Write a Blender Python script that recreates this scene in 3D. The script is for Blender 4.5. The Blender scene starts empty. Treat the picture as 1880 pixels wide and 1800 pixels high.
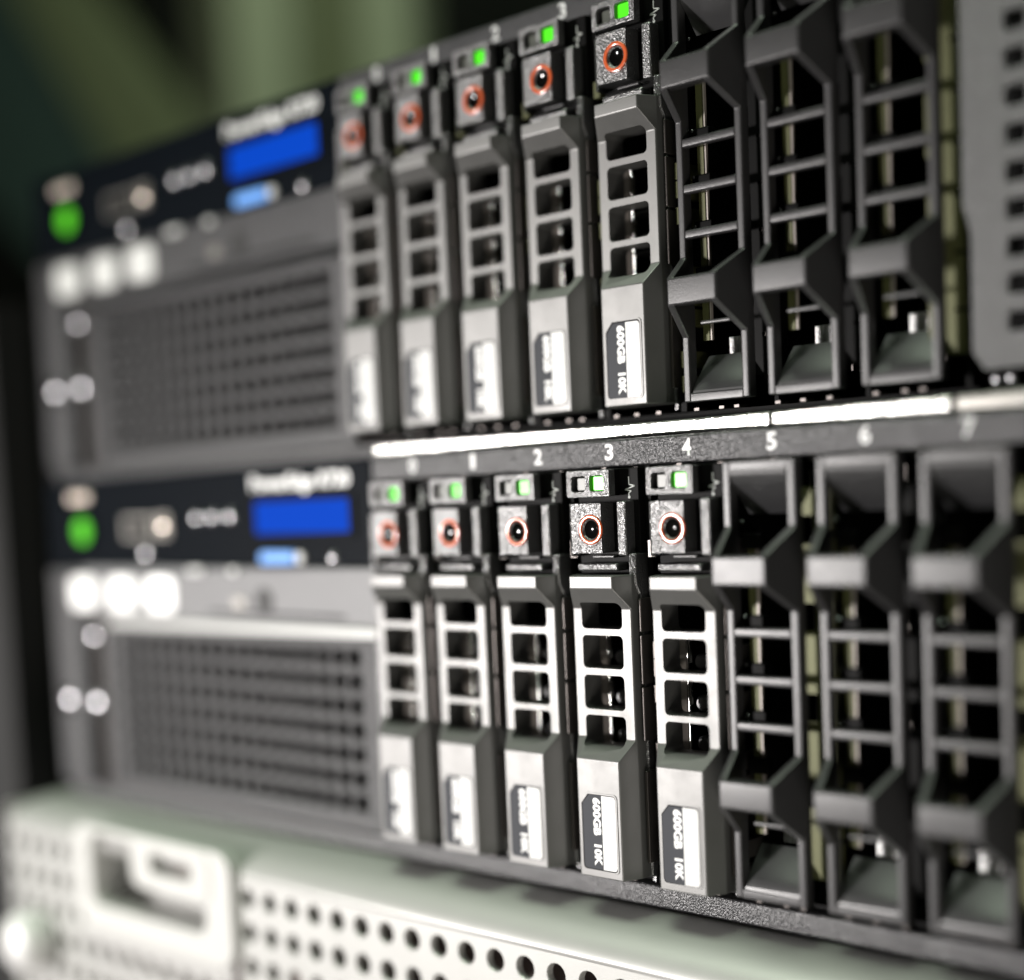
import bpy, bmesh, math, random
from mathutils import Vector, Matrix
from mathutils.geometry import tessellate_polygon
random.seed(7)
S = 0.001                                   # everything below is measured in millimetres
sc = bpy.context.scene
COL = sc.collection

# ------------------------------------------------------------------ camera
W_PX, H_PX = 1880.0, 1800.0
F_PX, CX, CY = 2706.75, 879.58, 1120.93
cd = bpy.data.cameras.new("camera"); cam = bpy.data.objects.new("camera", cd); COL.objects.link(cam)
right = Vector((0.7257993, 0.6864045, -0.0454339))
down = Vector((0.0195266, -0.0865775, -0.9960537))
fwd = Vector((-0.6876293, 0.7220479, -0.0762410))
M = Matrix((right, -down, -fwd)).transposed().to_4x4()
M.translation = Vector((223.796, -210.153, 6.784)) * S
cam.matrix_world = M
cd.sensor_fit = 'HORIZONTAL'; cd.sensor_width = 36.0
cd.lens = F_PX / W_PX * 36.0
cd.shift_x = 0.5 - CX / W_PX
cd.shift_y = (CY - H_PX / 2) / W_PX
cd.clip_start = 0.01; cd.clip_end = 30
cd.dof.use_dof = True; cd.dof.focus_distance = 0.266
cd.dof.aperture_fstop = 3.75
sc.camera = cam

# ------------------------------------------------------------------ world, lamps, exposure
w = bpy.data.worlds.new("World"); sc.world = w; w.use_nodes = True
bg = w.node_tree.nodes["Background"]
bg.inputs[0].default_value = (0.34, 0.35, 0.28, 1); bg.inputs[1].default_value = 0.09
sc.view_settings.view_transform = 'Standard'; sc.view_settings.look = 'None'
sc.view_settings.exposure = 0.0; sc.view_settings.gamma = 1.0

def lamp(name, loc, target, power, size, color, shape='DISK', size_y=None, spread=None):
    d = bpy.data.lights.new(name, 'AREA'); d.energy = power; d.shape = shape; d.size = size * S
    if size_y: d.size_y = size_y * S
    if spread: d.spread = math.radians(spread)
    d.color = color
    o = bpy.data.objects.new(name, d); COL.objects.link(o)
    o.location = Vector(loc) * S
    o.rotation_euler = (Vector(target) - Vector(loc)).to_track_quat('-Z', 'Y').to_euler()
    return o
kd = bpy.data.lights.new("key_spot", 'SPOT'); kd.energy = 62; kd.spot_size = math.radians(35); kd.spot_blend = 1.0
kd.shadow_soft_size = 75 * S; kd.color = (1.0, 0.955, 0.93)
ko = bpy.data.objects.new("key_spot", kd); COL.objects.link(ko); ko.location = Vector((-560, -860, -60)) * S
ko.rotation_euler = (Vector((-40, 0, -95)) - Vector((-560, -860, -60))).to_track_quat('-Z', 'Y').to_euler()
lamp("fill_lamp", (620, -560, -620), (60, 0, 0), 3.6, 400, (1.0, 0.95, 0.86))
lamp("background_fill", (-500, -200, 900), (-900, 600, 400), 1.3, 300, (0.95, 1.0, 0.85), spread=100)  # added to brighten the boards behind the rack, no such lamp known
lamp("overhead_bounce_fill", (-100, -300, 1500), (0, 0, 0), 17.0, 900, (0.84, 1.0, 0.78), 'RECTANGLE', 500)  # stands in for soft green bounce from above

# ------------------------------------------------------------------ materials
def mat(name, color, rough=0.5, metal=0.0, bump=0.0, bscale=3000, bdist=0.0003, detail=2.0, var=0.0, emit=None, estr=0.0, spec=0.5, coat=0.0, ior=1.5, rvar=0.0, aniso_scale=None):
    m = bpy.data.materials.new(name); m.use_nodes = True
    nt = m.node_tree; N = nt.nodes; L = nt.links; b = N["Principled BSDF"]
    b.inputs["Base Color"].default_value = (*color, 1); b.inputs["Roughness"].default_value = rough
    b.inputs["Metallic"].default_value = metal; b.inputs["IOR"].default_value = ior; b.inputs["Specular IOR Level"].default_value = spec
    if coat: b.inputs["Coat Weight"].default_value = coat; b.inputs["Coat Roughness"].default_value = 0.08
    if emit: b.inputs["Emission Color"].default_value = (*emit, 1); b.inputs["Emission Strength"].default_value = estr
    tc = N.new("ShaderNodeTexCoord")
    if bump:
        mp = N.new("ShaderNodeMapping"); L.new(tc.outputs["Object"], mp.inputs[0])
        if aniso_scale: mp.inputs["Scale"].default_value = aniso_scale
        n = N.new("ShaderNodeTexNoise"); n.inputs["Scale"].default_value = bscale; n.inputs["Detail"].default_value = detail
        L.new(mp.outputs[0], n.inputs["Vector"])
        bp = N.new("ShaderNodeBump"); bp.inputs["Strength"].default_value = bump; bp.inputs["Distance"].default_value = bdist
        L.new(n.outputs["Fac"], bp.inputs["Height"]); L.new(bp.outputs[0], b.inputs["Normal"])
    if var or rvar:
        n2 = N.new("ShaderNodeTexNoise"); n2.inputs["Scale"].default_value = 130; n2.inputs["Detail"].default_value = 6
        n2.inputs["Roughness"].default_value = 0.7
        L.new(tc.outputs["Object"], n2.inputs["Vector"])
        if var:
            mx = N.new("ShaderNodeMix"); mx.data_type = 'RGBA'
            mx.inputs[6].default_value = (*[c * (1 - var) for c in color], 1)
            mx.inputs[7].default_value = (*[min(1, c * (1 + var)) for c in color], 1)
            L.new(n2.outputs["Fac"], mx.inputs[0]); L.new(mx.outputs[2], b.inputs["Base Color"])
        if rvar:
            mr = N.new("ShaderNodeMapRange"); mr.inputs[1].default_value = 0.3; mr.inputs[2].default_value = 0.7
            mr.inputs[3].default_value = rough - rvar; mr.inputs[4].default_value = rough + rvar
            L.new(n2.outputs["Fac"], mr.inputs[0]); L.new(mr.outputs[0], b.inputs["Roughness"])
    return m
M_SILVER = mat("silver_paint", (0.205, 0.204, 0.20), 0.46, 0.65, bump=0.05, bscale=6000, rvar=0.05)
M_BLANK = mat("charcoal_plastic", (0.035, 0.034, 0.036), 0.36, 0.0, bump=0.10, bscale=5000, var=0.1, spec=0.62, rvar=0.03)
M_RAMP = mat("glossy_dark_plastic", (0.028, 0.028, 0.03), 0.43, 0.0, spec=1.0, ior=1.75)
M_TEX = mat("grained_black_plastic", (0.04, 0.04, 0.041), 0.28, 0.0, bump=0.7, bscale=3300, bdist=0.00028, detail=1.0, spec=1.0, ior=1.82)
M_BLACK = mat("black_plastic", (0.004, 0.004, 0.004), 0.5, spec=0.08)
M_PANEL = mat("black_control_panel", (0.003, 0.005, 0.008), 0.45, spec=0.04)
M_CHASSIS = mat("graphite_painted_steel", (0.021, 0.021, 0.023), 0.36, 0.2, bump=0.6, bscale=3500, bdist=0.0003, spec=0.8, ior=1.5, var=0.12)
M_STRIP = mat("grained_dark_strip", (0.035, 0.035, 0.037), 0.32, 0.2, bump=0.75, bscale=3200, bdist=0.00026, detail=1.0, spec=0.8, ior=1.52, var=0.12)
M_LID = mat("bare_steel", (0.75, 0.75, 0.72), 0.25, 1.0, bump=0.25, bscale=500, aniso_scale=(1, 12, 12), rvar=0.08)
M_STEEL = mat("dull_steel", (0.30, 0.29, 0.27), 0.38, 0.9, bump=0.1, bscale=1500, var=0.2)
M_OLIVE = mat("olive_passivated_steel", (0.085, 0.088, 0.034), 0.5, 0.3, var=0.2)
M_INW = mat("inner_grey_plate", (0.34, 0.30, 0.27), 0.4, 0.2, var=0.3)
M_INNER = mat("inner_dark_steel", (0.10, 0.09, 0.085), 0.35, 0.8, var=0.25)
M_DARK = mat("dark_interior", (0.004, 0.004, 0.004), 0.7, spec=0.1)
M_WHITE = mat("white_label_film", (0.82, 0.82, 0.82), 0.28, spec=0.6)
M_LABELD = mat("grey_label_film", (0.040, 0.043, 0.052), 0.55, spec=0.25, var=0.06)
M_INK = mat("white_ink", (0.92, 0.92, 0.92), 0.38, spec=0.7)
M_FAINT = mat("pale_grey_ink", (0.70, 0.71, 0.73), 0.3, spec=0.6)
M_ICON = mat("dim_grey_ink", (0.5, 0.52, 0.5), 0.5)
M_RING = mat("orange_ring", (0.75, 0.13, 0.04), 0.22, spec=0.9, coat=1.0)
M_DISH = mat("gloss_black_dish", (0.003, 0.003, 0.003), 0.10, spec=0.6)
M_LED = mat("lit_green_led", (0.05, 0.4, 0.02), 0.3, emit=(0.07, 0.80, 0.0), estr=0.95)
M_LEDOFF = mat("unlit_led_lens", (0.11, 0.12, 0.10), 0.35, spec=0.5)
M_PWR = mat("lit_green_button", (0.05, 0.3, 0.02), 0.3, emit=(0.09, 0.55, 0.01), estr=1.1)
M_LCD = mat("lit_blue_screen", (0.0, 0.01, 0.1), 0.6, spec=0.03, emit=(0.0, 0.065, 0.58), estr=0.85)
M_BLUE = mat("pale_blue_lit_button", (0.15, 0.35, 0.75), 0.35, emit=(0.12, 0.32, 0.85), estr=0.55)
M_TAG = mat("white_tab", (0.86, 0.86, 0.85), 0.33, spec=0.7)
M_PORT = mat("port_metal", (0.7, 0.62, 0.54), 0.3, 1.0)
M_STUD = mat("chrome_stud", (0.45, 0.45, 0.47), 0.24, 1.0)
M_BEZEL = mat("satin_silver_bezel", (0.50, 0.50, 0.485), 0.42, 0.3, bump=0.08, bscale=5000, rvar=0.03)
M_BEZIN = mat("pinkish_grey_foam", (0.16, 0.12, 0.11), 0.7, var=0.3)
M_RIM = mat("pale_moulded_frame", (0.64, 0.64, 0.62), 0.42, spec=0.5, var=0.03)
M_LEDGE = mat("highlit_ledge_metal", (0.75, 0.75, 0.74), 0.47, 0.75, bump=0.1)  # lower ledge only: bright colour stands in for its highlight
M_BAND = mat("lit_graphite_cover", (0.17, 0.17, 0.175), 0.5, 0.2, bump=0.3, bscale=3500, spec=0.7, var=0.08)  # lower band only: graphite made paler in place of its stronger light
M_VENT = mat("grained_grey_steel", (0.11, 0.11, 0.112), 0.34, 0.3, bump=0.9, bscale=3000, spec=1.0, var=0.08)
M_POST = mat("rack_black_paint", (0.004, 0.004, 0.004), 0.6, spec=0.1)
M_POSTG = mat("rack_grey_steel", (0.022, 0.022, 0.022), 0.5, 0.2)

# ------------------------------------------------------------------ mesh helpers
def bm_box(bm, x0, x1, y0, y1, z0, z1):
    v = [bm.verts.new((x * S, y * S, z * S)) for x in (x0, x1) for y in (y0, y1) for z in (z0, z1)]
    for f in ((0, 1, 3, 2), (4, 6, 7, 5), (0, 4, 5, 1), (2, 3, 7, 6), (0, 2, 6, 4), (1, 5, 7, 3)):
        bm.faces.new([v[i] for i in f])
def bm_loft(bm, secs, close=True):
    """secs: list of equal-length lists of (x,y,z) closed loops"""
    rows = [[bm.verts.new((p[0] * S, p[1] * S, p[2] * S)) for p in s] for s in secs]
    n = len(rows[0])
    for a, b in zip(rows, rows[1:]):
        for i in range(n):
            bm.faces.new((a[i], a[(i + 1) % n], b[(i + 1) % n], b[i]))
    if close:
        bm.faces.new(rows[0][::-1]); bm.faces.new(rows[-1])
def bm_disc(bm, x, y, z, r, depth=1.0, n=28, rim=0.0):
    """cylinder with axis along y, front at y"""
    fr = [(x + (r - rim) * math.cos(2 * math.pi * i / n), y, z + (r - rim) * math.sin(2 * math.pi * i / n)) for i in range(n)]
    o1 = [(x + r * math.cos(2 * math.pi * i / n), y + rim, z + r * math.sin(2 * math.pi * i / n)) for i in range(n)]
    o2 = [(p[0], y + depth, p[2]) for p in o1]
    bm_loft(bm, [fr, o1, o2] if rim else [fr, o2])
def bm_dome(bm, x, y, z, r, slope=34.0, n=24, rings=6):
    R = r / math.sin(math.radians(slope)); c0 = math.cos(math.radians(slope)); rows = []
    bm_disc(bm, x, y + 0.02, z, r * 0.99, 0.5, n)
    for k in range(rings + 1):
        a = math.radians(slope) * (1 - k / rings) + 0.002
        rr = R * math.sin(a); yy = y - R * (math.cos(a) - c0)
        rows.append([(x + rr * math.cos(2 * math.pi * i / n), yy, z + rr * math.sin(2 * math.pi * i / n)) for i in range(n)])
    bm_loft(bm, rows, close=False)
def rrect(x0, x1, z0, z1, r, n=4, chamfer_tl=0):
    pts = []
    for cx, cz, a0 in ((x1 - r, z1 - r, 0), (x0 + r, z1 - r, 90), (x0 + r, z0 + r, 180), (x1 - r, z0 + r, 270)):
        if a0 == 90 and chamfer_tl:
            pts += [(x0 + chamfer_tl, z1), (x0, z1 - chamfer_tl * 1.2)]
            continue
        for i in range(n + 1):
            a = math.radians(a0 + 90 * i / n); pts.append((cx + r * math.cos(a), cz + r * math.sin(a)))
    return pts
def bm_prism(bm, pts, y0, y1):
    bm_loft(bm, [[(p[0], y0, p[1]) for p in pts], [(p[0], y1, p[1]) for p in pts]])
def bm_plate(bm, outer, holes, y0, y1):
    """flat plate in the xz plane with real through holes"""
    loops = [outer] + holes
    polys = [[Vector((p[0], p[1], 0)) for p in l] for l in loops]
    tris = tessellate_polygon(polys)
    flat = [p for l in loops for p in l]
    A = [bm.verts.new((p[0] * S, y0 * S, p[1] * S)) for p in flat]
    B = [bm.verts.new((p[0] * S, y1 * S, p[1] * S)) for p in flat]
    for t in tris:
        try:
            bm.faces.new([A[i] for i in t]); bm.faces.new([B[i] for i in t][::-1])
        except ValueError: pass
    k = 0
    for l in loops:
        n = len(l)
        for i in range(n):
            bm.faces.new((A[k + i], A[k + (i + 1) % n], B[k + (i + 1) % n], B[k + i]))
        k += n
def obj(name, bm, m, parent=None, bevel=0.0, segs=2, smooth=False, angle=30):
    bmesh.ops.recalc_face_normals(bm, faces=bm.faces)
    me = bpy.data.meshes.new(name); bm.to_mesh(me); bm.free()
    me.materials.append(m)
    if smooth:
        for p in me.polygons: p.use_smooth = True
    o = bpy.data.objects.new(name, me); COL.objects.link(o)
    if parent: o.parent = parent
    if bevel:
        md = o.modifiers.new("bevel", 'BEVEL'); md.width = bevel * S; md.segments = segs
        md.limit_method = 'ANGLE'; md.angle_limit = math.radians(angle)
        for p in me.polygons: p.use_smooth = True
        wn = o.modifiers.new("wn", 'WEIGHTED_NORMAL'); wn.keep_sharp = True
    return o
def box(name, m, parent, x0, x1, y0, y1, z0, z1, bevel=0.0):
    bm = bmesh.new(); bm_box(bm, x0, x1, y0, y1, z0, z1); return obj(name, bm, m, parent, bevel)
def text(name, body, m, parent, x, y, z, width, height, rot=0.0, bold=0.0):
    """flat print: the lettering as a mesh, fitted to width x height (mm)"""
    c = bpy.data.curves.new(name, 'FONT'); c.body = body; c.size = 1.0; c.align_x = 'CENTER'
    c.offset = bold; c.extrude = 0.0; c.resolution_u = 3
    o = bpy.data.objects.new(name, c); COL.objects.link(o)
    me = bpy.data.meshes.new_from_object(o.evaluated_get(bpy.context.evaluated_depsgraph_get()))
    bpy.data.objects.remove(o)
    xs = [v.co.x for v in me.vertices]; ys = [v.co.y for v in me.vertices]
    x0, x1, y0, y1 = min(xs), max(xs), min(ys), max(ys); a = math.radians(rot)
    for v in me.vertices:
        px = (v.co.x - (x0 + x1) / 2) / (x1 - x0) * width; pz = (v.co.y - (y0 + y1) / 2) / (y1 - y0) * height
        v.co = ((px * math.cos(a) + pz * math.sin(a)) * S, 0, (-px * math.sin(a) + pz * math.cos(a)) * S)
    me.materials.clear(); me.materials.append(m); me.name = name
    o = bpy.data.objects.new(name, me); COL.objects.link(o); o.parent = parent
    o.location = (x * S, y * S, z * S)
    return o
def thing(name, label, cat, loc, group=None):
    o = bpy.data.objects.new(name, None); COL.objects.link(o); o.empty_display_size = 0.005
    o.location = Vector(loc) * S; o['label'] = label; o['category'] = cat
    if group: o['group'] = group
    return o
def kids(o): return [c for c in bpy.data.objects if c.parent == o]
def dup(root, loc, label, group):
    tree = {}
    for c in bpy.data.objects:
        if c.parent: tree.setdefault(c.parent.name, []).append(c)
    def cp(o, parent):
        c = o.copy(); COL.objects.link(c)
        if parent: c.parent = parent
        for ch in tree.get(o.name, []): cp(ch, c)
        return c
    r = cp(root, None); r.location = (Vector(loc) + Vector((random.uniform(-.12, .12), random.uniform(-.2, .2), random.uniform(-.12, .12)))) * S
    for c in kids(r):
        if c.name.startswith(('capacity_sticker',)): c.location = Vector((random.uniform(-.1, .05), 0, random.uniform(-.12, .12))) * S
    r.rotation_euler = (0, random.uniform(-.003, .003), random.uniform(-.006, .006)); r['label'] = label; r['group'] = group
    return r
def bake_boolean(o, cutter, parts=1):
    md = o.modifiers.new("cut", 'BOOLEAN'); md.operation = 'DIFFERENCE'; md.object = cutter; md.solver = 'EXACT'
    dg = bpy.context.evaluated_depsgraph_get()
    me = bpy.data.meshes.new_from_object(o.evaluated_get(dg))
    o.modifiers.clear(); o.data = me
    bpy.data.objects.remove(cutter)

LOW = Vector((0, 0, 0)); UP = Vector((-18.51, 12.77, 86.36))

# ------------------------------------------------------------------ the room behind the rack (far out of focus)
def structure(o): o['kind'] = 'structure'; return o
M_WALL = mat("dark_green_wall", (0.006, 0.008, 0.005), 0.8, var=0.3)
M_PALE = mat("pale_green_panel", (0.22, 0.25, 0.165), 0.6, var=0.05)
M_MID = mat("olive_panel", (0.085, 0.10, 0.050), 0.6, var=0.05)
M_DIM = mat("dim_olive_panel", (0.045, 0.05, 0.028), 0.6)
M_TEAL = mat("dark_teal_panel", (0.02, 0.04, 0.035), 0.6)
structure(box('wall', M_WALL, None, -3200, 400, 1150, 1170, -800, 1500))
def board(name, label, cat, m, pts, y, depth=30):
    bm = bmesh.new(); bm_prism(bm, pts, y, y + depth); o = obj(name, bm, m, None, 4)
    o['label'] = label; o['category'] = cat; return o
board('cabinet_door', 'pale green tall cabinet door blurred behind the upper server', 'cabinet', M_PALE,
      [(-815, -300), (-738, -300), (-738, 900), (-815, 900)], 600)
board('cabinet_door', 'olive tall cabinet side between the two pale green doors behind the server', 'cabinet', M_MID,
      [(-736, -300), (-652, -300), (-652, 900), (-736, 900)], 610)
board('cabinet_door', 'narrow pale green cabinet door nearest the numbered drive bays, blurred', 'cabinet', M_PALE,
      [(-650, -300), (-596, -300), (-596, 900), (-650, 900)], 600)
board('cabinet_door', 'dark olive cabinet edge left of the wider pale green door, beside the black gap', 'cabinet', M_DIM,
      [(-872, -300), (-817, -300), (-817, 900), (-872, 900)], 606)
board('sloping_duct', 'dim olive duct sloping down behind the left end of the upper server', 'duct', M_MID,
      [(-1510, 930), (-1470, 930), (-1180, 620), (-860, 290), (-860, 180), (-990, 260), (-1230, 560)], 640)
board('sloping_duct', 'dark teal duct sloping down at the far left behind the rack', 'duct', M_TEAL,
      [(-1720, 960), (-1512, 960), (-1290, 650), (-1010, 260), (-1100, 180), (-1400, 400), (-1720, 720)], 660)

# ------------------------------------------------------------------ rack post on the left
post = thing('rack_post', 'black rack post with square holes at the far left of both servers', 'rack post', (-190, 30, -300))
bm = bmesh.new()
hs = [rrect(16, 25, z, z + 9, 0.5, 1) for z in [k * 15.0 + 120 for k in range(16)]]
bm_plate(bm, [(0, 0), (42, 0), (42, 372), (0, 372)], hs, 0, 2)
obj('post_face', bm, M_POST, post)
box('post_side', M_POST, post, 40, 42, 2, 60, 0, 372)
box('post_flange', M_POSTG, post, -30, 0, -14, 4, 0, 372)
box('post_back', M_DARK, post, 2, 40, 30, 32, 0, 372)

# ------------------------------------------------------------------ server chassis
YF = 5.5
def make_server(label, off, lower):
    t = thing('rack_server', label, 'server', off, 'graphite rack servers with a row of drive bays')
    # shell: hollow sheet-metal body made of plates so the bays are real cavities
    bm = bmesh.new()
    bm_box(bm, -143, 290, YF + 8, 620, 15.4, 16.2)
    bm_box(bm, -143, 290, YF + 8, 620, -70.4, -69.6)
    bm_box(bm, -143, -142, YF + 8, 620, -69.6, 15.4)
    bm_box(bm, 289, 290, YF + 8, 620, -69.6, 15.4)
    obj('chassis_shell', bm, M_DARK, t)
    box('bay_back', M_DARK, t, -12, 289, 92, 94, -69.6, 15.4)
    box('bay_side', M_DARK, t, -11.4, -10.2, YF + 2, 92, -66.3, 10.9)
    box('bay_floor', M_BLACK, t, -10.2, 136, YF + 3, 92, -66.2, -65.4)
    # number strip and bottom lip
    bm = bmesh.new(); bm_box(bm, -11.8, 290, YF, YF + 9, 11.2, 16.3); obj('number_strip', bm, M_STRIP if lower else M_CHASSIS, t, 0.5)  # lower strip has a lighter tone, its stronger light put into the colour
    bm = bmesh.new(); bm_box(bm, -142, 290, YF, YF + 9, -70.6, -66.4); obj('bottom_lip', bm, M_STRIP, t, 0.5)
    for i in range(9):
        text('slot_number', str(i), M_INK, t, (17.4 if lower else 17.75) * i + 1.2, YF - 0.05, 14.05, 1.1 if i == 1 else 1.95, 3.0, bold=0.025)
    # bare steel lid edge above the strip
    if lower:
        for a, b in ((-13, 86.5), (86.9, 119.2), (119.9, 150), (150.4, 290)):
            box('lid_edge', M_LID if a < 119 else M_STEEL, t, a, b, YF + 2.2, YF + 16, 16.75, 19.1, 0.4)  # duller steel at the right end stands in for the fading highlight
    # small steel nubs along the bay mouth
    bm = bmesh.new(); bm_box(bm, -0.5, 0.5, 3.5, YF + 1, -65.5, -65.0); nub = obj('bay_nub', bm, M_INNER, t); nme = nub.data
    bpy.data.objects.remove(nub)
    for i in range(8):
        for dx, z in ((-6.2, 0), (-1.0, 0), (3.2, 0), (-1.0, 76.2), (7.0, 76.0)):
            o = bpy.data.objects.new('bay_nub', nme); COL.objects.link(o); o.parent = t
            o.location = ((18.01 * i + dx + 0.6 * math.sin(i * 3 + dx)) * S, 0, z * S)
    # bay dividers
    for i in range(0, 9):
        xb = 18.01 * i - 9.0
        olive = i >= 6
        if i <= 5:
            d = box('bay_divider', M_BLACK, t, xb - 0.6, xb + 0.6, 4.0, 90, -65.4, 11.1)
            b2 = bmesh.new()
            bm_box(b2, xb - 1.7, xb - 1.0, 3.6, 12, -65, 4.0)
            obj('divider_rib', b2, M_TEX, d)
            b2 = bmesh.new()
            for z in (-2.2, -20.5, -23.8, -28.5, -39.0, -43.0, -46.8, -54.5, -59):
                bm_box(b2, xb + 0.7, xb + 2.1, 2.6, 9, z - 3.0, z)
            obj('divider_clips', b2, M_OLIVE if lower is False else M_INNER, d)
        else:
            pts = [(xb - 5.5, -60), (xb + 0.8, -60)]
            zz = -60
            right = []
            for zc in (-53, -44, -34.8, -26.6, -18.5, -10.6, -2):
                right += [(xb + 0.8, zc - 0.35), (xb - 1.1, zc - 0.35), (xb - 1.1, zc + 0.35), (xb + 0.8, zc + 0.35)]
            left = []
            for zc in (-1, -15.6, -30.8, -45.4):
                left += [(xb - 5.5, zc + 2.4), (xb - 2.6, zc + 2.4), (xb - 2.6, zc - 2.4), (xb - 5.5, zc - 2.4)]
            bm = bmesh.new(); bm_plate(bm, pts + right + [(xb + 0.8, 6), (xb - 5.5, 6)] + left, [], 4.6, 5.6)
            obj('bay_divider', bm, M_OLIVE if (i == 8 or (lower and i == 6)) else M_BLACK, t)
            box('divider_wall', M_BLACK, t, xb - 0.4, xb + 0.4, 7.0, 90, -65.4, 11.1)
    # perforated panel to the right of bay seven
    holes = []
    for r in range(9):
        for c in range(9):
            x = 144.6 + 5.6 * c; z = -57.8 + 5.62 * r
            holes.append(rrect(x, x + 3.5, z, z + 3.1, 0.35, 2))
    bm = bmesh.new()
    bm_plate(bm, [(138.8, -60.5), (140.6, -63.3), (148.5, -63.3), (149.5, -60.5), (289, -60.5), (289, 11), (139.6, 11), (137.6, -2), (137.6, -38), (138.8, -42)], holes, 0.5, 1.7)
    obj('vent_panel', bm, M_VENT, t, 0.3)
    box('vent_backing', M_DARK, t, 140, 288, 9, 10, -62, 11)
    box('lip_cover', M_VENT, t, 140, 289, 3.6, YF - 0.1, -69.4, -66.2, 0.4)
    bm = bmesh.new()
    for x in (141.8, 144.2): bm_dome(bm, x, 2.2, -64.8, 0.8)
    obj('panel_rivets', bm, M_STUD, t)
    # ---- left third: control panel, optical drive band, grille
    cp = box('control_panel', M_PANEL, t, -133, -11.9, YF, YF + 8, -7.2, 16.3, 0.4)
    lb = bmesh.new(); bm_plate(lb, rrect(-54.6, -17.2, -0.8, 9.2, 0.8), [rrect(-52.4, -19.2, 0.6, 8.0, 0.3)], YF - 0.5, YF - 0.05)
    bz = obj('screen_frame', lb, M_PANEL, t, 0.15)
    box('lcd_screen', M_LCD, t, -52.4, -19.2, YF - 0.25, YF - 0.02, 0.6, 8.0)
    text('model_lettering', 'PowerEdge R720', M_INK, t, -36.2, YF - 0.06, 11.9, 35.0, 4.6, bold=0.045)
    b2 = bmesh.new(); bm_prism(b2, rrect(-50.6, -38.4, -6.3, -3.6, 1.0), YF - 1.1, YF - 0.02); obj('screen_button', b2, M_BLUE, t, 0.2)
    b2 = bmesh.new(); bm_prism(b2, rrect(-37.6, -35.2, -6.3, -3.8, 0.8), YF - 1.0, YF - 0.02); obj('screen_button', b2, M_TAG, t, 0.2)
    b2 = bmesh.new(); bm_dome(b2, -25.5, YF - 0.5, -5.2, 1.5); obj('screen_button', b2, M_STUD, t, smooth=True)
    pb = bmesh.new(); bm_disc(pb, -125.9, YF - 1.2, 2.6, 4.4, 1.1, 32, 0.5); pw = obj('power_button', pb, M_PANEL, t)
    b2 = bmesh.new(); bm_disc(b2, -125.9, YF - 1.6, 2.6, 3.3, 0.38, 28, 0.25); obj('button_light', b2, M_PWR, pw)
    for x in (-75.5, -69.0, -62.2):
        b2 = bmesh.new(); bm_dome(b2, x, YF - 0.6, 5.0, 1.8); obj('glint_stud', b2, M_STUD, t, smooth=True)  # domes shaped to throw the key back as bright glints
    for x0, x1, z0, z1, mm in ((-107, -93.5, 0, 6, M_STEEL), (-92, -86.6, 0.2, 6.4, M_PORT)):
        b2 = bmesh.new(); bm_plate(b2, rrect(x0, x1, z0, z1, 0.6), [rrect(x0 + 1, x1 - 1, z0 + 1.1, z1 - 1.1, 0.3)], YF - 0.8, YF - 0.03)
        pt = obj('usb_port', b2, M_STEEL, t, 0.15)
        box('port_tongue', M_BLACK, pt, x0 + 1, x1 - 1, YF - 0.3, YF - 0.04, z0 + 1.1, z1 - 1.1)
    for x in (-131.5, -128.0, -124.8):
        b2 = bmesh.new(); bm_dome(b2, x, YF - 0.6, 11.6, 1.5); obj('status_lens', b2, M_PORT, t, smooth=True)
    b2 = bmesh.new(); bm_dome(b2, -98.1, YF - 0.6, -3.6, 2.0); obj('glint_stud', b2, M_STUD, t, smooth=True)
    b2 = bmesh.new(); bm_dome(b2, -89.3, YF - 0.9, 3.3, 2.2); obj('glint_stud', b2, M_PORT, t, smooth=True)  # dome added over the port to give its warm glint
    for x, wd in ((-79.0, 5.2), (-62.5, 2.6)):
        b2 = bmesh.new(); bm_prism(b2, rrect(x, x + wd, -8.8, -7.3, 0.5), YF - 1.2, YF - 0.1); obj('latch_nub', b2, M_TAG, t, 0.15)
    # optical drive band and the ledge under it
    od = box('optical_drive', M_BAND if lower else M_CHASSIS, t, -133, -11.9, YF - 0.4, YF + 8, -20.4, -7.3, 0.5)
    box('drive_slot', M_BLACK, od, -72, -22, YF - 0.5, YF - 0.41, -18.6, -17.9)
    b2 = bmesh.new(); bm_prism(b2, rrect(-62, -57.4, -17.2, -14.2, 1.2), YF - 1.0, YF - 0.42); obj('eject_button', b2, M_STEEL, od, 0.2)
    b2 = bmesh.new(); bm_disc(b2, -50.5, YF - 0.6, -15.2, 3.2, 0.19, 24); obj('disc_emblem', b2, M_POSTG, od)
    # ledge tilts upwards a little so it catches light
    b2 = bmesh.new()
    bm_loft(b2, [[(x, YF - 1.6, -22.7), (x, YF - 0.9, -20.5), (x, YF + 6, -20.5), (x, YF + 6, -22.7)] for x in (-116, -11.0)])
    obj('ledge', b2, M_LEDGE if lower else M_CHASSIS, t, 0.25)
    for x in (-126.9, -108.4, -91.0):
        b2 = bmesh.new(); bm_prism(b2, rrect(x - 5.0, x + 4.6, -18.4, -9.6, 2.0), YF - 0.7, YF - 0.42)
        for v in b2.verts:
            if v.co.y < (YF - 0.6) * S: v.co.y -= (x + 4.6 - v.co.x / S) * 0.17 * S
        obj('white_tab', b2, M_TAG, t, 0.8)
    b2 = bmesh.new(); bm_dome(b2, -123.6, YF - 1.5, -25.6, 2.6); obj('ear_screw', b2, M_STUD, t, smooth=True)
    # grille
    px, pz = 5.3, 5.45
    holes = []
    for c in range(-1, 17):
        for r in range(7):
            x = -107.0 + px * c; z = -61.9 + pz * r
            holes.append(rrect(x, x + 3.8, z, z + 3.7, 0.5, 2))
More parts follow.
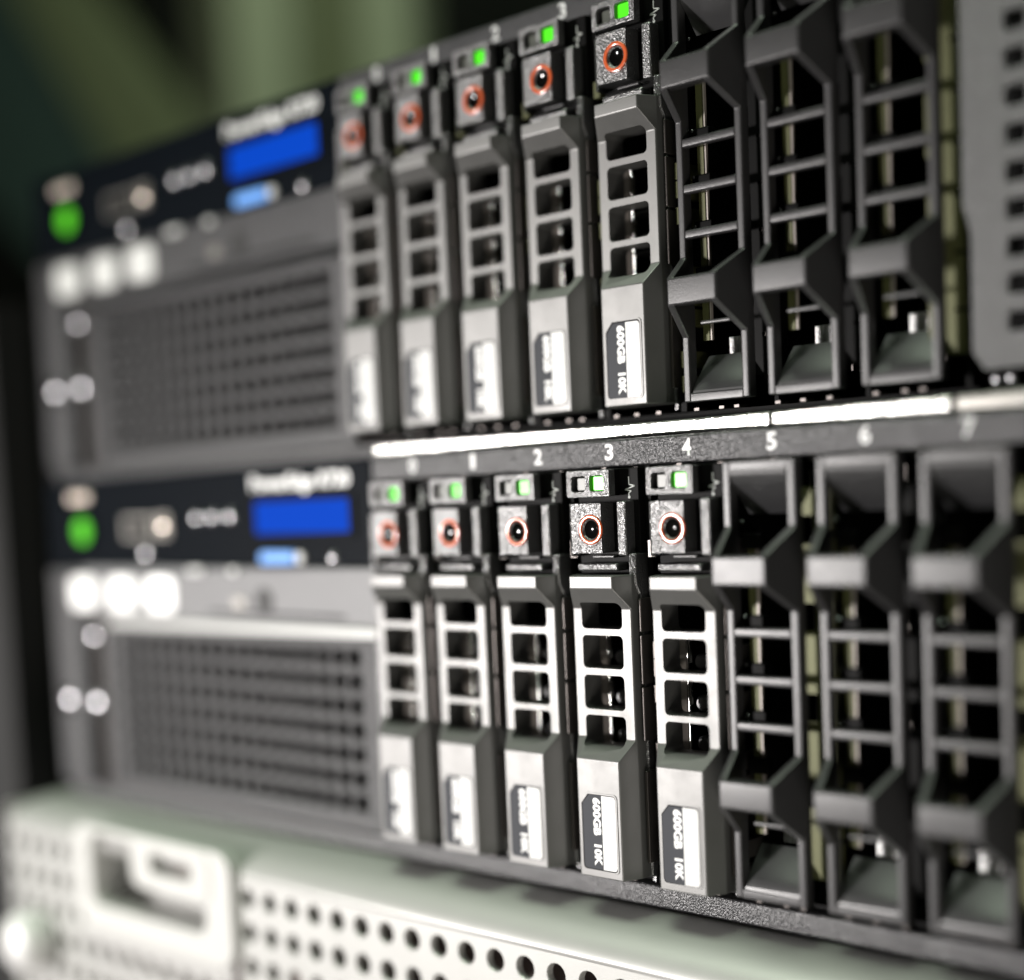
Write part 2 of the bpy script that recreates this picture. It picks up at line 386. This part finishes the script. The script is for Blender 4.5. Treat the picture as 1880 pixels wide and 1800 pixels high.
    bm = bmesh.new(); bm_plate(bm, [(-117.4, -66.3), (-11.9, -66.3), (-11.9, -22.9), (-117.4, -22.9)], holes, YF, YF + 2.6)
    obj('grille', bm, M_CHASSIS, t, 0.3)
    box('grille_backing', M_DARK, t, -117, -12.5, YF + 6, YF + 7, -66, -23)
    # ear and latch handle
    box('rack_ear', M_CHASSIS, t, -143.6, -128.5, YF - 1.5, YF + 6, -66.3, -7.4, 0.8)
    box('latch_recess', M_INNER, t, -128.4, -121, YF + 2, YF + 6, -66.3, -20.8)
    box('latch_handle', M_CHASSIS, t, -121.0, -117.5, YF - 0.6, YF + 6, -66.3, -22.9, 0.6)
    box('ear_cap', M_PANEL, t, -143.6, -133.2, YF - 0.6, YF + 6, -7.3, 16.3, 0.6)
    for x in (-137.0, -123.3):
        b2 = bmesh.new(); bm_dome(b2, x, YF - 2.0, -43.6, 3.4); sw = obj('ear_screw', b2, M_STUD, t, smooth=True)
    return t
upper = make_server('upper graphite server with green-lit drives and a dim blue screen', UP, False)
lower = make_server('lower graphite server with white bay numbers 0 to 7 along its top strip', LOW, True)

# ------------------------------------------------------------------ silver drive carrier
def hexsec(z, xl, xr, yf, XL=-5.7, XR=7.9, yb=4.6):
    return [(xl, yf, z), (xr, yf, z), (XR, max(yf + .4, 0.0), z), (XR, yb, z), (XL, yb, z), (XL, max(yf + .4, 0.0), z)]
def make_carrier(label, loc, group):
    t = thing('drive_carrier', label, 'drive carrier', loc, group)
    # handle
    bm = bmesh.new()
    bm_loft(bm, [hexsec(*a) for a in ((-8.3, -3.7, 6.1, -3.6), (-10.6, -3.7, 6.1, -3.6), (-14.4, -5.6, 7.8, -0.5),
                                       (-38.3, -5.6, 7.8, -0.5), (-41.9, -3.7, 6.1, -3.6), (-63.8, -3.7, 6.1, -3.6))])
    h = obj('handle', bm, M_SILVER, t)
    md = h.modifiers.new("b", 'BEVEL'); md.width = 0.55 * S; md.segments = 3; md.limit_method = 'ANGLE'; md.angle_limit = math.radians(25)
    cb = bmesh.new()
    for z0, z1 in ((-18.15, -13.3), (-25.45, -19.4), (-33.05, -26.75), (-39.9, -34.2)):
        bm_prism(cb, rrect(-3.6, 5.7, z0, z1, 0.9, 5), -8, 12)
    bm_box(cb, -4.6, 6.8, 1.1, 12, -62.4, -9.6)
    c = obj('cutter', cb, M_SILVER)
    bake_boolean(h, c)
    h.data.name = 'handle'
    for p in h.data.polygons: p.use_smooth = True
    md = h.modifiers.new("b2", 'BEVEL'); md.width = 0.14 * S; md.segments = 2; md.limit_method = 'ANGLE'; md.angle_limit = math.radians(50)
    md2 = h.modifiers.new("wn", 'WEIGHTED_NORMAL')
    # capacity sticker in a raised outline
    f = -3.6
    pts = rrect(-3.15, 5.4, -62.7, -48.0, 0.9, 4, chamfer_tl=1.7)
    bm = bmesh.new(); inner = rrect(-2.85, 5.1, -62.4, -48.3, 0.75, 4, chamfer_tl=1.55)
    bm_plate(bm, pts, [inner], f - 0.13, f + 0.1)
    st = obj('sticker_rim', bm, M_SILVER, t)
    bm = bmesh.new(); bm_prism(bm, rrect(-2.95, 5.2, -62.5, -48.2, 0.8, 4, chamfer_tl=1.6), f - 0.02, f + 0.05); obj('sticker_groove', bm, M_BLACK, t)
    bm = bmesh.new(); bm_prism(bm, [p for p in rrect(-2.72, 4.97, -62.25, -48.45, 0.7, 4, chamfer_tl=1.5)], f - 0.04, f + 0.05)
    sk = obj('capacity_sticker', bm, M_LABELD, t)
    bm = bmesh.new()
    wp = [(1.75, -62.23), (4.2, -62.23)] + [(4.25 + 0.7 * math.sin(a), -61.55 - 0.68 * math.cos(a)) for a in (0.3, 0.8, 1.57)] + \
         [(4.25 + 0.7 * math.cos(a), -49.15 + 0.68 * math.sin(a)) for a in (0, 0.8, 1.3)] + [(1.75, -48.47)]
    bm_prism(bm, wp, f - 0.07, f - 0.042); obj('white_half', bm, M_WHITE, sk)
    text('capacity_lettering', '600GB  10K', M_INK, sk, 0.62, f - 0.075, -55.3, 12.7, 1.85, rot=90, bold=0.05)
    text('type_lettering', 'S A S', M_FAINT, sk, 3.2, f - 0.105, -55.2, 6.0, 1.3, rot=90, bold=0.01)
    # black grained latch body
    bm = bmesh.new()
    bm_box(bm, -5.9, -5.2, -0.2, 5, -5.0, 4.9)                     # thin left post
    bm_box(bm, 4.9, 7.0, 0.0, 5, -4.9, 5.0)                        # right post
    bm_box(bm, -4.3, 5.0, -0.3, 4.5, -7.6, -6.2)                   # lower bar
    obj('latch_frame', bm, M_TEX, t, 0.35)
    bm = bmesh.new()
    bm_box(bm, -5.8, 8.2, 2.6, 6, -8.2, 10.9)
    obj('latch_backplate', bm, M_BLACK, t, 0.2)
    # side shoulder that follows the handle on its right
    bm = bmesh.new()
    bm_loft(bm, [[(7.0, y0, z), (8.3, y0 + .5, z), (8.3, 6, z), (7.0, 6, z)] for z, y0 in ((-4.5, 0.5), (-8, 0.3), (-10, 0.4), (-13, 2.0), (-63.9, 2.2))])
    obj('carrier_side', bm, M_TEX, t, 0.2)
    bm = bmesh.new()
    for z0, z1 in ((-38.6, -28.7), (-28.2, -19.2), (-18.7, -12.6), (-61, -44)):
        bm_box(bm, 8.35, 9.0, 0.9, 4.6, z0, z1)
    obj('grounding_spring', bm, M_INNER, t, 0.2)
    # led housing with two windows
    bm = bmesh.new()
    bm_plate(bm, rrect(-5.9, 4.0, 5.9, 10.8, 0.3, 2), [rrect(-4.75, -1.55, 6.9, 9.75, 0.5, 3), rrect(-0.5, 2.75, 6.9, 9.75, 0.5, 3)], -0.6, 1.2)
    lh = obj('led_housing', bm, M_TEX, t, 0.15)
    bm = bmesh.new(); bm_box(bm, -5.7, 3.9, 1.2, 4, 6.0, 10.7); obj('housing_body', bm, M_BLACK, t, 0.1)
    bm = bmesh.new(); bm_prism(bm, rrect(-4.35, -1.75, 7.15, 9.45, 0.4, 3), 0.45, 1.19); obj('led_off', bm, M_LEDOFF, t, 0.12)
    bm = bmesh.new(); bm_prism(bm, rrect(-0.3, 2.65, 7.0, 9.65, 0.4, 3), 0.1, 1.19); obj('led_lit', bm, M_LED, t, 0.12)
    # release button: block, orange ring, concave dish
    bm = bmesh.new()
    n = 40; R0 = 2.05
    circ = [(R0 * math.cos(2 * math.pi * i / n), R0 * math.sin(2 * math.pi * i / n) + 0.0) for i in range(n)]
    bm_plate(bm, [(-4.5, -4.3), (2.4, -4.3), (2.4, 4.75), (-4.5, 4.75)], [circ], -1.3, 2.5)
    for v in bm.verts: v.co.x += 0.0
    rb = obj('release_button', bm, M_TEX, t, 0.12)
    bm = bmesh.new()
    prof = [(2.02, 2.0), (2.85, 0.0), (2.85, 0.0)]
    rows = []
    for rr, yy in ((2.74, -1.28), (2.72, -1.54), (2.67, -1.58), (2.07, -1.58), (2.03, -1.54), (2.03, -0.9)):
        rows.append([(rr * math.cos(2 * math.pi * i / n), yy, rr * math.sin(2 * math.pi * i / n)) for i in range(n)])
    bm_loft(bm, rows, close=False); obj('button_ring', bm, M_RING, rb, smooth=True)
    bm = bmesh.new(); rows = []
    for rr, yy in ((2.05, -1.35), (1.95, -1.2), (1.66, -1.15), (1.62, -0.9)):
        rows.append([(rr * math.cos(2 * math.pi * i / n), yy, rr * math.sin(2 * math.pi * i / n)) for i in range(n)])
    bm_loft(bm, rows, close=False); obj('dish_lip', bm, M_TEX, rb, smooth=True)
    bm = bmesh.new(); rows = []
    for k in range(9):
        rr = 1.64 * (1 - k / 8) + 0.015; yy = -1.12 + 0.42 * (1 - (rr / 1.64) ** 2)
        rows.append([(rr * math.cos(2 * math.pi * i / n), yy, rr * math.sin(2 * math.pi * i / n)) for i in range(n)])
    bm_loft(bm, rows, close=False); obj('button_dish', bm, M_DISH, rb, smooth=True)
    bm = bmesh.new(); bm_box(bm, -1.6, 3.4, 0.8, 2.0, -5.3, -4.8); obj('release_clip', bm, M_BLANK, t, 0.15)
    # activity symbol
    bm = bmesh.new()
    zig = [(7.8, 9.3), (7.8, 7.9), (9.1, 7.6), (6.9, 6.95), (8.3, 6.7), (7.7, 6.3), (7.8, 5.7)]
    for (a, b), (c2, d) in zip(zig, zig[1:]):
        dx, dz = c2 - a, d - b; l = math.hypot(dx, dz); nx, nz = -dz / l * .1, dx / l * .1
        bm_loft(bm, [[(a + nx, 2.5, b + nz), (c2 + nx, 2.5, d + nz), (c2 - nx, 2.5, d - nz), (a - nx, 2.5, b - nz)],
                     [(a + nx, 2.6, b + nz), (c2 + nx, 2.6, d + nz), (c2 - nx, 2.6, d - nz), (a - nx, 2.6, b - nz)]])
    bm_disc(bm, 7.8, 2.5, 5.6, 0.28, 0.1, 12)
    for v in bm.verts: v.co.x -= 1.7 * S
    obj('activity_symbol', bm, M_ICON, t)
    # what shows through the handle's windows
    bm = bmesh.new()
    bm_loft(bm, [[(-6.6, 5.0, z), (-4.2, 7.2, z), (-4.3, 7.6, z), (-6.9, 5.4, z)] for z in (-62, -18.8)])
    obj('inner_wall', bm, M_INW, t)
    bm = bmesh.new(); bm_box(bm, -5.6, 7.8, 30, 31, -64, -8); obj('drive_end', bm, M_BLACK, t)
    bm = bmesh.new(); bm_box(bm, -4.15, -3.95, 7.4, 8, -62, -18.6); bm_box(bm, -3.4, -3.1, 7.0, 7.6, -24.6, -19.6); bm_box(bm, -3.4, -3.15, 7.0, 7.6, -32.2, -28)
    obj('inner_strips', bm, M_LID, t)
    bm = bmesh.new()
    for z in (-24.0, -31.5, -39.0):
        bm_disc(bm, -2.0, 8.5, z - 0.6, 1.5, 6, 20, 0.4)
        bm_box(bm, -4.0, 7.0, 6.5, 16, z - 3.2, z - 2.9)
    obj('inner_bosses', bm, M_RAMP, t)
    bm = bmesh.new()
    for z in (-22.5, -30.5, -37.5):
        for k in range(2):
            pts = [(0.9 + 1.4 * k + 0.9 * math.cos(math.radians(60 * i + 30)), z + 1.5 * k + 1.6 * math.sin(math.radians(60 * i + 30))) for i in range(6)]
            bm_prism(bm, pts, 8.5 + k * .4, 9 + k * .4)
    obj('inner_mesh_bits', bm, M_STEEL, t)
    return t

# ------------------------------------------------------------------ charcoal blank filler
def make_blank(label, loc, group):
    t = thing('blank_filler', label, 'drive blank', loc, group)
    Z = [(10.9, 0), (-0.2, 0), (-4.7, -6.1), (-9.7, -6.1), (-14.1, 0), (-38.3, 0), (-42.3, -6.1), (-47.2, -6.1), (-52.3, 0), (-64.0, 0)]
    for side in (0, 1):
        secs = []
        for z, y in Z:
            k = -y / 6.1
            if side == 0:
                xo, xi, XO, XI = -6.6 + 1.4 * k, -5.1 + 1.4 * k, -6.6, -5.1
            else:
                xo, xi, XO, XI = 7.4 - 2.1 * k, 5.9 - 2.1 * k, 7.4, 5.9
            secs.append([(xo, y, z), (xi, y, z), (XI, max(0.5, y), z), (XI, 2.4, z), (XO, 2.4, z), (XO, max(0.5, y), z)])
        bm = bmesh.new(); bm_loft(bm, secs); obj('side_rail', bm, M_BLANK, t, 0.3)
    for z0, z1 in ((-9.7, -4.7), (-47.2, -42.3)):
        bm = bmesh.new(); bm_box(bm, -5.2, 5.3, -6.25, -3.4, z0, z1); obj('grip_bar', bm, M_BLANK, t, 0.45)
    for zc in (-18.0, -26.1, -34.1):
        bm = bmesh.new(); bm_box(bm, -5.3, 6.1, -0.06, 1.6, zc - 0.8, zc + 0.8); obj('rung', bm, M_BLANK, t, 0.35)
    # hooded ends: rim plus a concave ramp
    for s in (0, 1):
        def zz(v): return v if s == 0 else -53.1 - v      # mirror about the middle
        bm = bmesh.new(); a, b = sorted((zz(10.95), zz(9.3))); bm_box(bm, -5.3, 6.1, 0.03, 1.2, a, b); obj('end_rim', bm, M_BLANK, t, 0.25)
        pr = [(0.4, 9.5), (0.55, 8.9), (0.9, 8.3), (1.4, 7.6), (6.2, 2.4)]
        bm2 = bmesh.new()
        A = [bm2.verts.new((-5.05 * S, y * S, zz(z) * S)) for y, z in pr]; B = [bm2.verts.new((5.85 * S, y * S, zz(z) * S)) for y, z in pr]
        for i in range(len(pr) - 1): bm2.faces.new((A[i], A[i + 1], B[i + 1], B[i]))
        o = obj('end_scoop', bm2, M_RAMP, t)
        sd = o.modifiers.new("s", 'SOLIDIFY'); sd.thickness = 0.8 * S; sd.offset = -1 if s == 0 else 1
    # curved tongue and steel latch under the lower bar
    bm = bmesh.new(); bm_box(bm, -1.5, 4.8, -1.5, -0.9, -50.6, -49.9)
    obj('tongue', bm, M_BLANK, t, 0.2)
    bm = bmesh.new(); bm_box(bm, -2.3, -0.6, 8.8, 10, -55.6, -52.2); bm_box(bm, -0.45, 1.4, 8.8, 10, -55.6, -52.2)
    obj('latch_block', bm, mat_latch, t, 0.1)
    # yellow-green spine, pale edge and black fins seen inside
    bm = bmesh.new(); bm_box(bm, -3.9, -2.6, 2.9, 3.6, -53, -1.5); obj('inner_spine', bm, M_OLIVE, t)
    bm = bmesh.new(); bm_box(bm, -2.4, -2.1, 3.0, 3.6, -53, -1.5); obj('spine_edge', bm, M_INW, t)
    bm = bmesh.new()
    for z in (-2.5, -16.4, -24.6, -32.8, -41):
        bm_box(bm, -5.0, -1.0, 2.5, 4.6, z - 1.6, z + 1.2)
    obj('inner_fins', bm, M_BLACK, t, 0.3)
    bm = bmesh.new()
    for z in (0.6, -15.6, -23.8, -32.6):
        bm_disc(bm, -4.6, 2.2, z, 0.35, 0.5, 14, 0.15)
    obj('inner_rivets', bm, M_STUD, t)
    bm = bmesh.new(); bm_box(bm, 0.5, 0.9, 16, 20, -60, 9); bm_box(bm, 5.0, 5.3, 14, 16, -60, 9); obj('inner_guides', bm, M_INNER, t)
    bm = bmesh.new(); bm_box(bm, -10, 7, 40, 41, -64, 10); obj('inner_back', bm, M_DARK, t)
    return t
mat_latch = mat("sparkling_cast_metal", (0.8, 0.8, 0.8), 0.35, 0.8, bump=0.7, bscale=2500)

GC = {0: 'silver drive carriers in the lower server', 1: 'silver drive carriers in the upper server'}
GB = {0: 'charcoal blanks in the lower server', 1: 'charcoal blanks in the upper server'}
CL = {0: ['silver drive carrier under the number 0, beside the lower grille',
          'silver drive carrier second from the lower grille, under the printed 1',
          'silver drive carrier midway along the lower five, slightly soft label, under the printed 2',
          'silver drive carrier in the lower server under the number 3, sharp 600GB 10K label',
          'silver drive carrier under the number 4, next to the lower charcoal blanks'],
      1: ['blurriest silver drive carrier of the upper server, beside its grille and blue screen',
          'second silver drive carrier from the grille in the upper server',
          'middle one of five silver drive carriers in the upper server',
          'upper silver drive carrier just before the sharp one with the readable 600GB 10K label',
          'upper silver drive carrier with a readable 600GB 10K label, touching the charcoal blanks']}
BL = {0: ['charcoal blank of the lower server touching the last silver carrier', 'middle charcoal blank of the three in the lower server',
          'blurred charcoal blank under the number 7 at the lower right edge'],
      1: ['sharpest charcoal blank of the upper server, beside the last silver carrier',
          'middle charcoal blank of the three in the upper server',
          'upper charcoal blank beside the light grey perforated panel']}
P = 18.01
c0 = b0 = None
for s, off in ((0, LOW), (1, UP)):
    for i in range(5):
        loc = off + Vector((P * i, 0, 0))
        if c0 is None: c0 = make_carrier(CL[s][i], loc, GC[s])
        else: dup(c0, loc, CL[s][i], GC[s])
    dx = (-1.68, 0.28)[s]
    for i in range(3):
        loc = off + Vector((P * (5 + i) + dx, 0, 0))
        if b0 is None: b0 = make_blank(BL[s][i], loc, GB[s])
        else: dup(b0, loc, BL[s][i], GB[s])

# ------------------------------------------------------------------ silver server at the bottom
t = thing('silver_server', 'silver server with round-holed bezel and recessed handle under the graphite ones', 'server', (0, 0, -80))
ZB = -80
yf = -10.0
def P3(y, z): return (y, z - ZB)
prof = [(40, -71.0), (5, -71.0), (0, -71.25), (-4, -72.0), (-7, -73.2), (-9, -74.9), (-9.9, -76.6), (-10, -77.6)]
# curved top edge
bm = bmesh.new()
xs = [-46, 300]
rows = []
for x in (-150, 300):
    rows.append([(x, y, z - ZB) for y, z in prof] + [(x, y + 1.5, z - ZB - 1.5) for y, z in prof[::-1]])
bm_loft(bm, rows); obj('top_edge', bm, M_BEZEL, t, smooth=False)
o = kids(t)[-1]
for p in o.data.polygons: p.use_smooth = True
o.modifiers.new("wn", 'WEIGHTED_NORMAL')
# perforated face
def perforated(name, x0, x1, z0, z1, cols, rws):
    """cells with a round hole each, joined into one plate"""
    bm = bmesh.new(); n = 16; r = 2.35
    for i in cols:
        for zc in rws:
            cx = i
            ring = [(cx + r * math.cos(2 * math.pi * k / n + math.pi / n), zc + r * math.sin(2 * math.pi * k / n + math.pi / n)) for k in range(n)]
            sq = []
            for k in range(n):
                a = 2 * math.pi * k / n + math.pi / n; c_, s_ = math.cos(a), math.sin(a); m_ = max(abs(c_), abs(s_))
                sq.append((cx + 3.83 * c_ / m_, zc + 4.0 * s_ / m_))
            for q in range(4):
                pass
            F = [bm.verts.new((p[0] * S, yf * S, (p[1] - ZB) * S)) for p in ring]
            G = [bm.verts.new((p[0] * S, yf * S, (p[1] - ZB) * S)) for p in sq]
            H = [bm.verts.new(((cx + (p[0] - cx) * 0.93) * S, (yf + .25) * S, (zc + (p[1] - zc) * 0.93 - ZB) * S)) for p in ring]
            K = [bm.verts.new(((cx + (p[0] - cx) * 0.93) * S, (yf + 1.6) * S, (zc + (p[1] - zc) * 0.93 - ZB) * S)) for p in ring]
            for k in range(n):
                j = (k + 1) % n
                bm.faces.new((F[k], F[j], G[j], G[k])); bm.faces.new((F[j], F[k], H[k], H[j])); bm.faces.new((H[j], H[k], K[k], K[j]))
            for a, b in ((1, 2), (5, 6), (9, 10), (13, 14)):
                pass
            # corner triangles
            for sx_, sz_, ka, kb in ((1, 1, 1, 2), (-1, 1, 5, 6), (-1, -1, 9, 10), (1, -1, 13, 14)):
                cv = bm.verts.new(((cx + 3.83 * sx_) * S, yf * S, (zc + 4.0 * sz_ - ZB) * S))
                bm.faces.new((G[ka], G[kb], cv))
    return obj(name, bm, M_BEZEL, t)
rws = [-81.6 + 0 - 8.0 * k for k in range(6)]
HX0 = -47.2 + 3.83
cols = [HX0 + 7.66 * k for k in range(46)]
perforated('perforated_face', 0, 0, 0, 0, cols, rws)
perforated('perforated_face', 0, 0, 0, 0, [-150 + 3.83 + 7.66 * k for k in range(5)], rws)
perforated('perforated_face', 0, 0, 0, 0, [-111.7 + 3.83 + 7.66 * k for k in range(8)], rws[2:])
box('foam_backing', M_BEZIN, t, -149, 299, 2, 3, -140 - ZB, -73.5 - ZB)
box('end_cap', M_BEZEL, t, -151.2, -150.05, -9.9, 30, -130 - ZB, -71.6 - ZB, 0.4)
# handle pocket: raised rim, recess walls, latch block with window
bm = bmesh.new()
outer = rrect(-112.5, -47.1, -98.5, -71.6, 5, 8); inner = rrect(-105.5, -57.0, -92.0, -73.4, 3.5, 8)
outer = [(a, b - ZB) for a, b in outer]; inner = [(a, b - ZB) for a, b in inner]
bm_plate(bm, outer, [inner], yf - 2.2, yf + 1.0)
obj('pocket_rim', bm, M_RIM, t, 1.1, 3)
bm = bmesh.new()
inner2 = inner
a = [bm.verts.new((p[0] * S, (yf + .9) * S, p[1] * S)) for p in inner2]; b = [bm.verts.new((p[0] * S, (yf + 10.8) * S, p[1] * S)) for p in inner2]
for i in range(len(a)): bm.faces.new((a[i], a[(i + 1) % len(a)], b[(i + 1) % len(a)], b[i]))
bm.faces.new(b)
obj('pocket_recess', bm, M_BEZEL, t)
bm = bmesh.new()
lo = [(p[0], p[1] - ZB) for p in rrect(-86.5, -54.5, -84.5, -71.9, 4, 8)]; li = [(p[0], p[1] - ZB) for p in rrect(-78.5, -61.5, -80.2, -75.0, 1.2, 5)]
bm_plate(bm, lo, [li], yf - 2.6, yf + 2)
la = obj('latch', bm, M_RIM, t, 0.9, 3)
box('latch_window', M_BEZIN, la, -79, -61, yf + 2.05, yf + 3, -81 - ZB, -74.5 - ZB)
bm = bmesh.new(); bm_disc(bm, -136.5, yf - 9, -107 - ZB, 7.5, 8.8, 32, 2.0); obj('thumb_screw', bm, M_TAG, t, smooth=True)
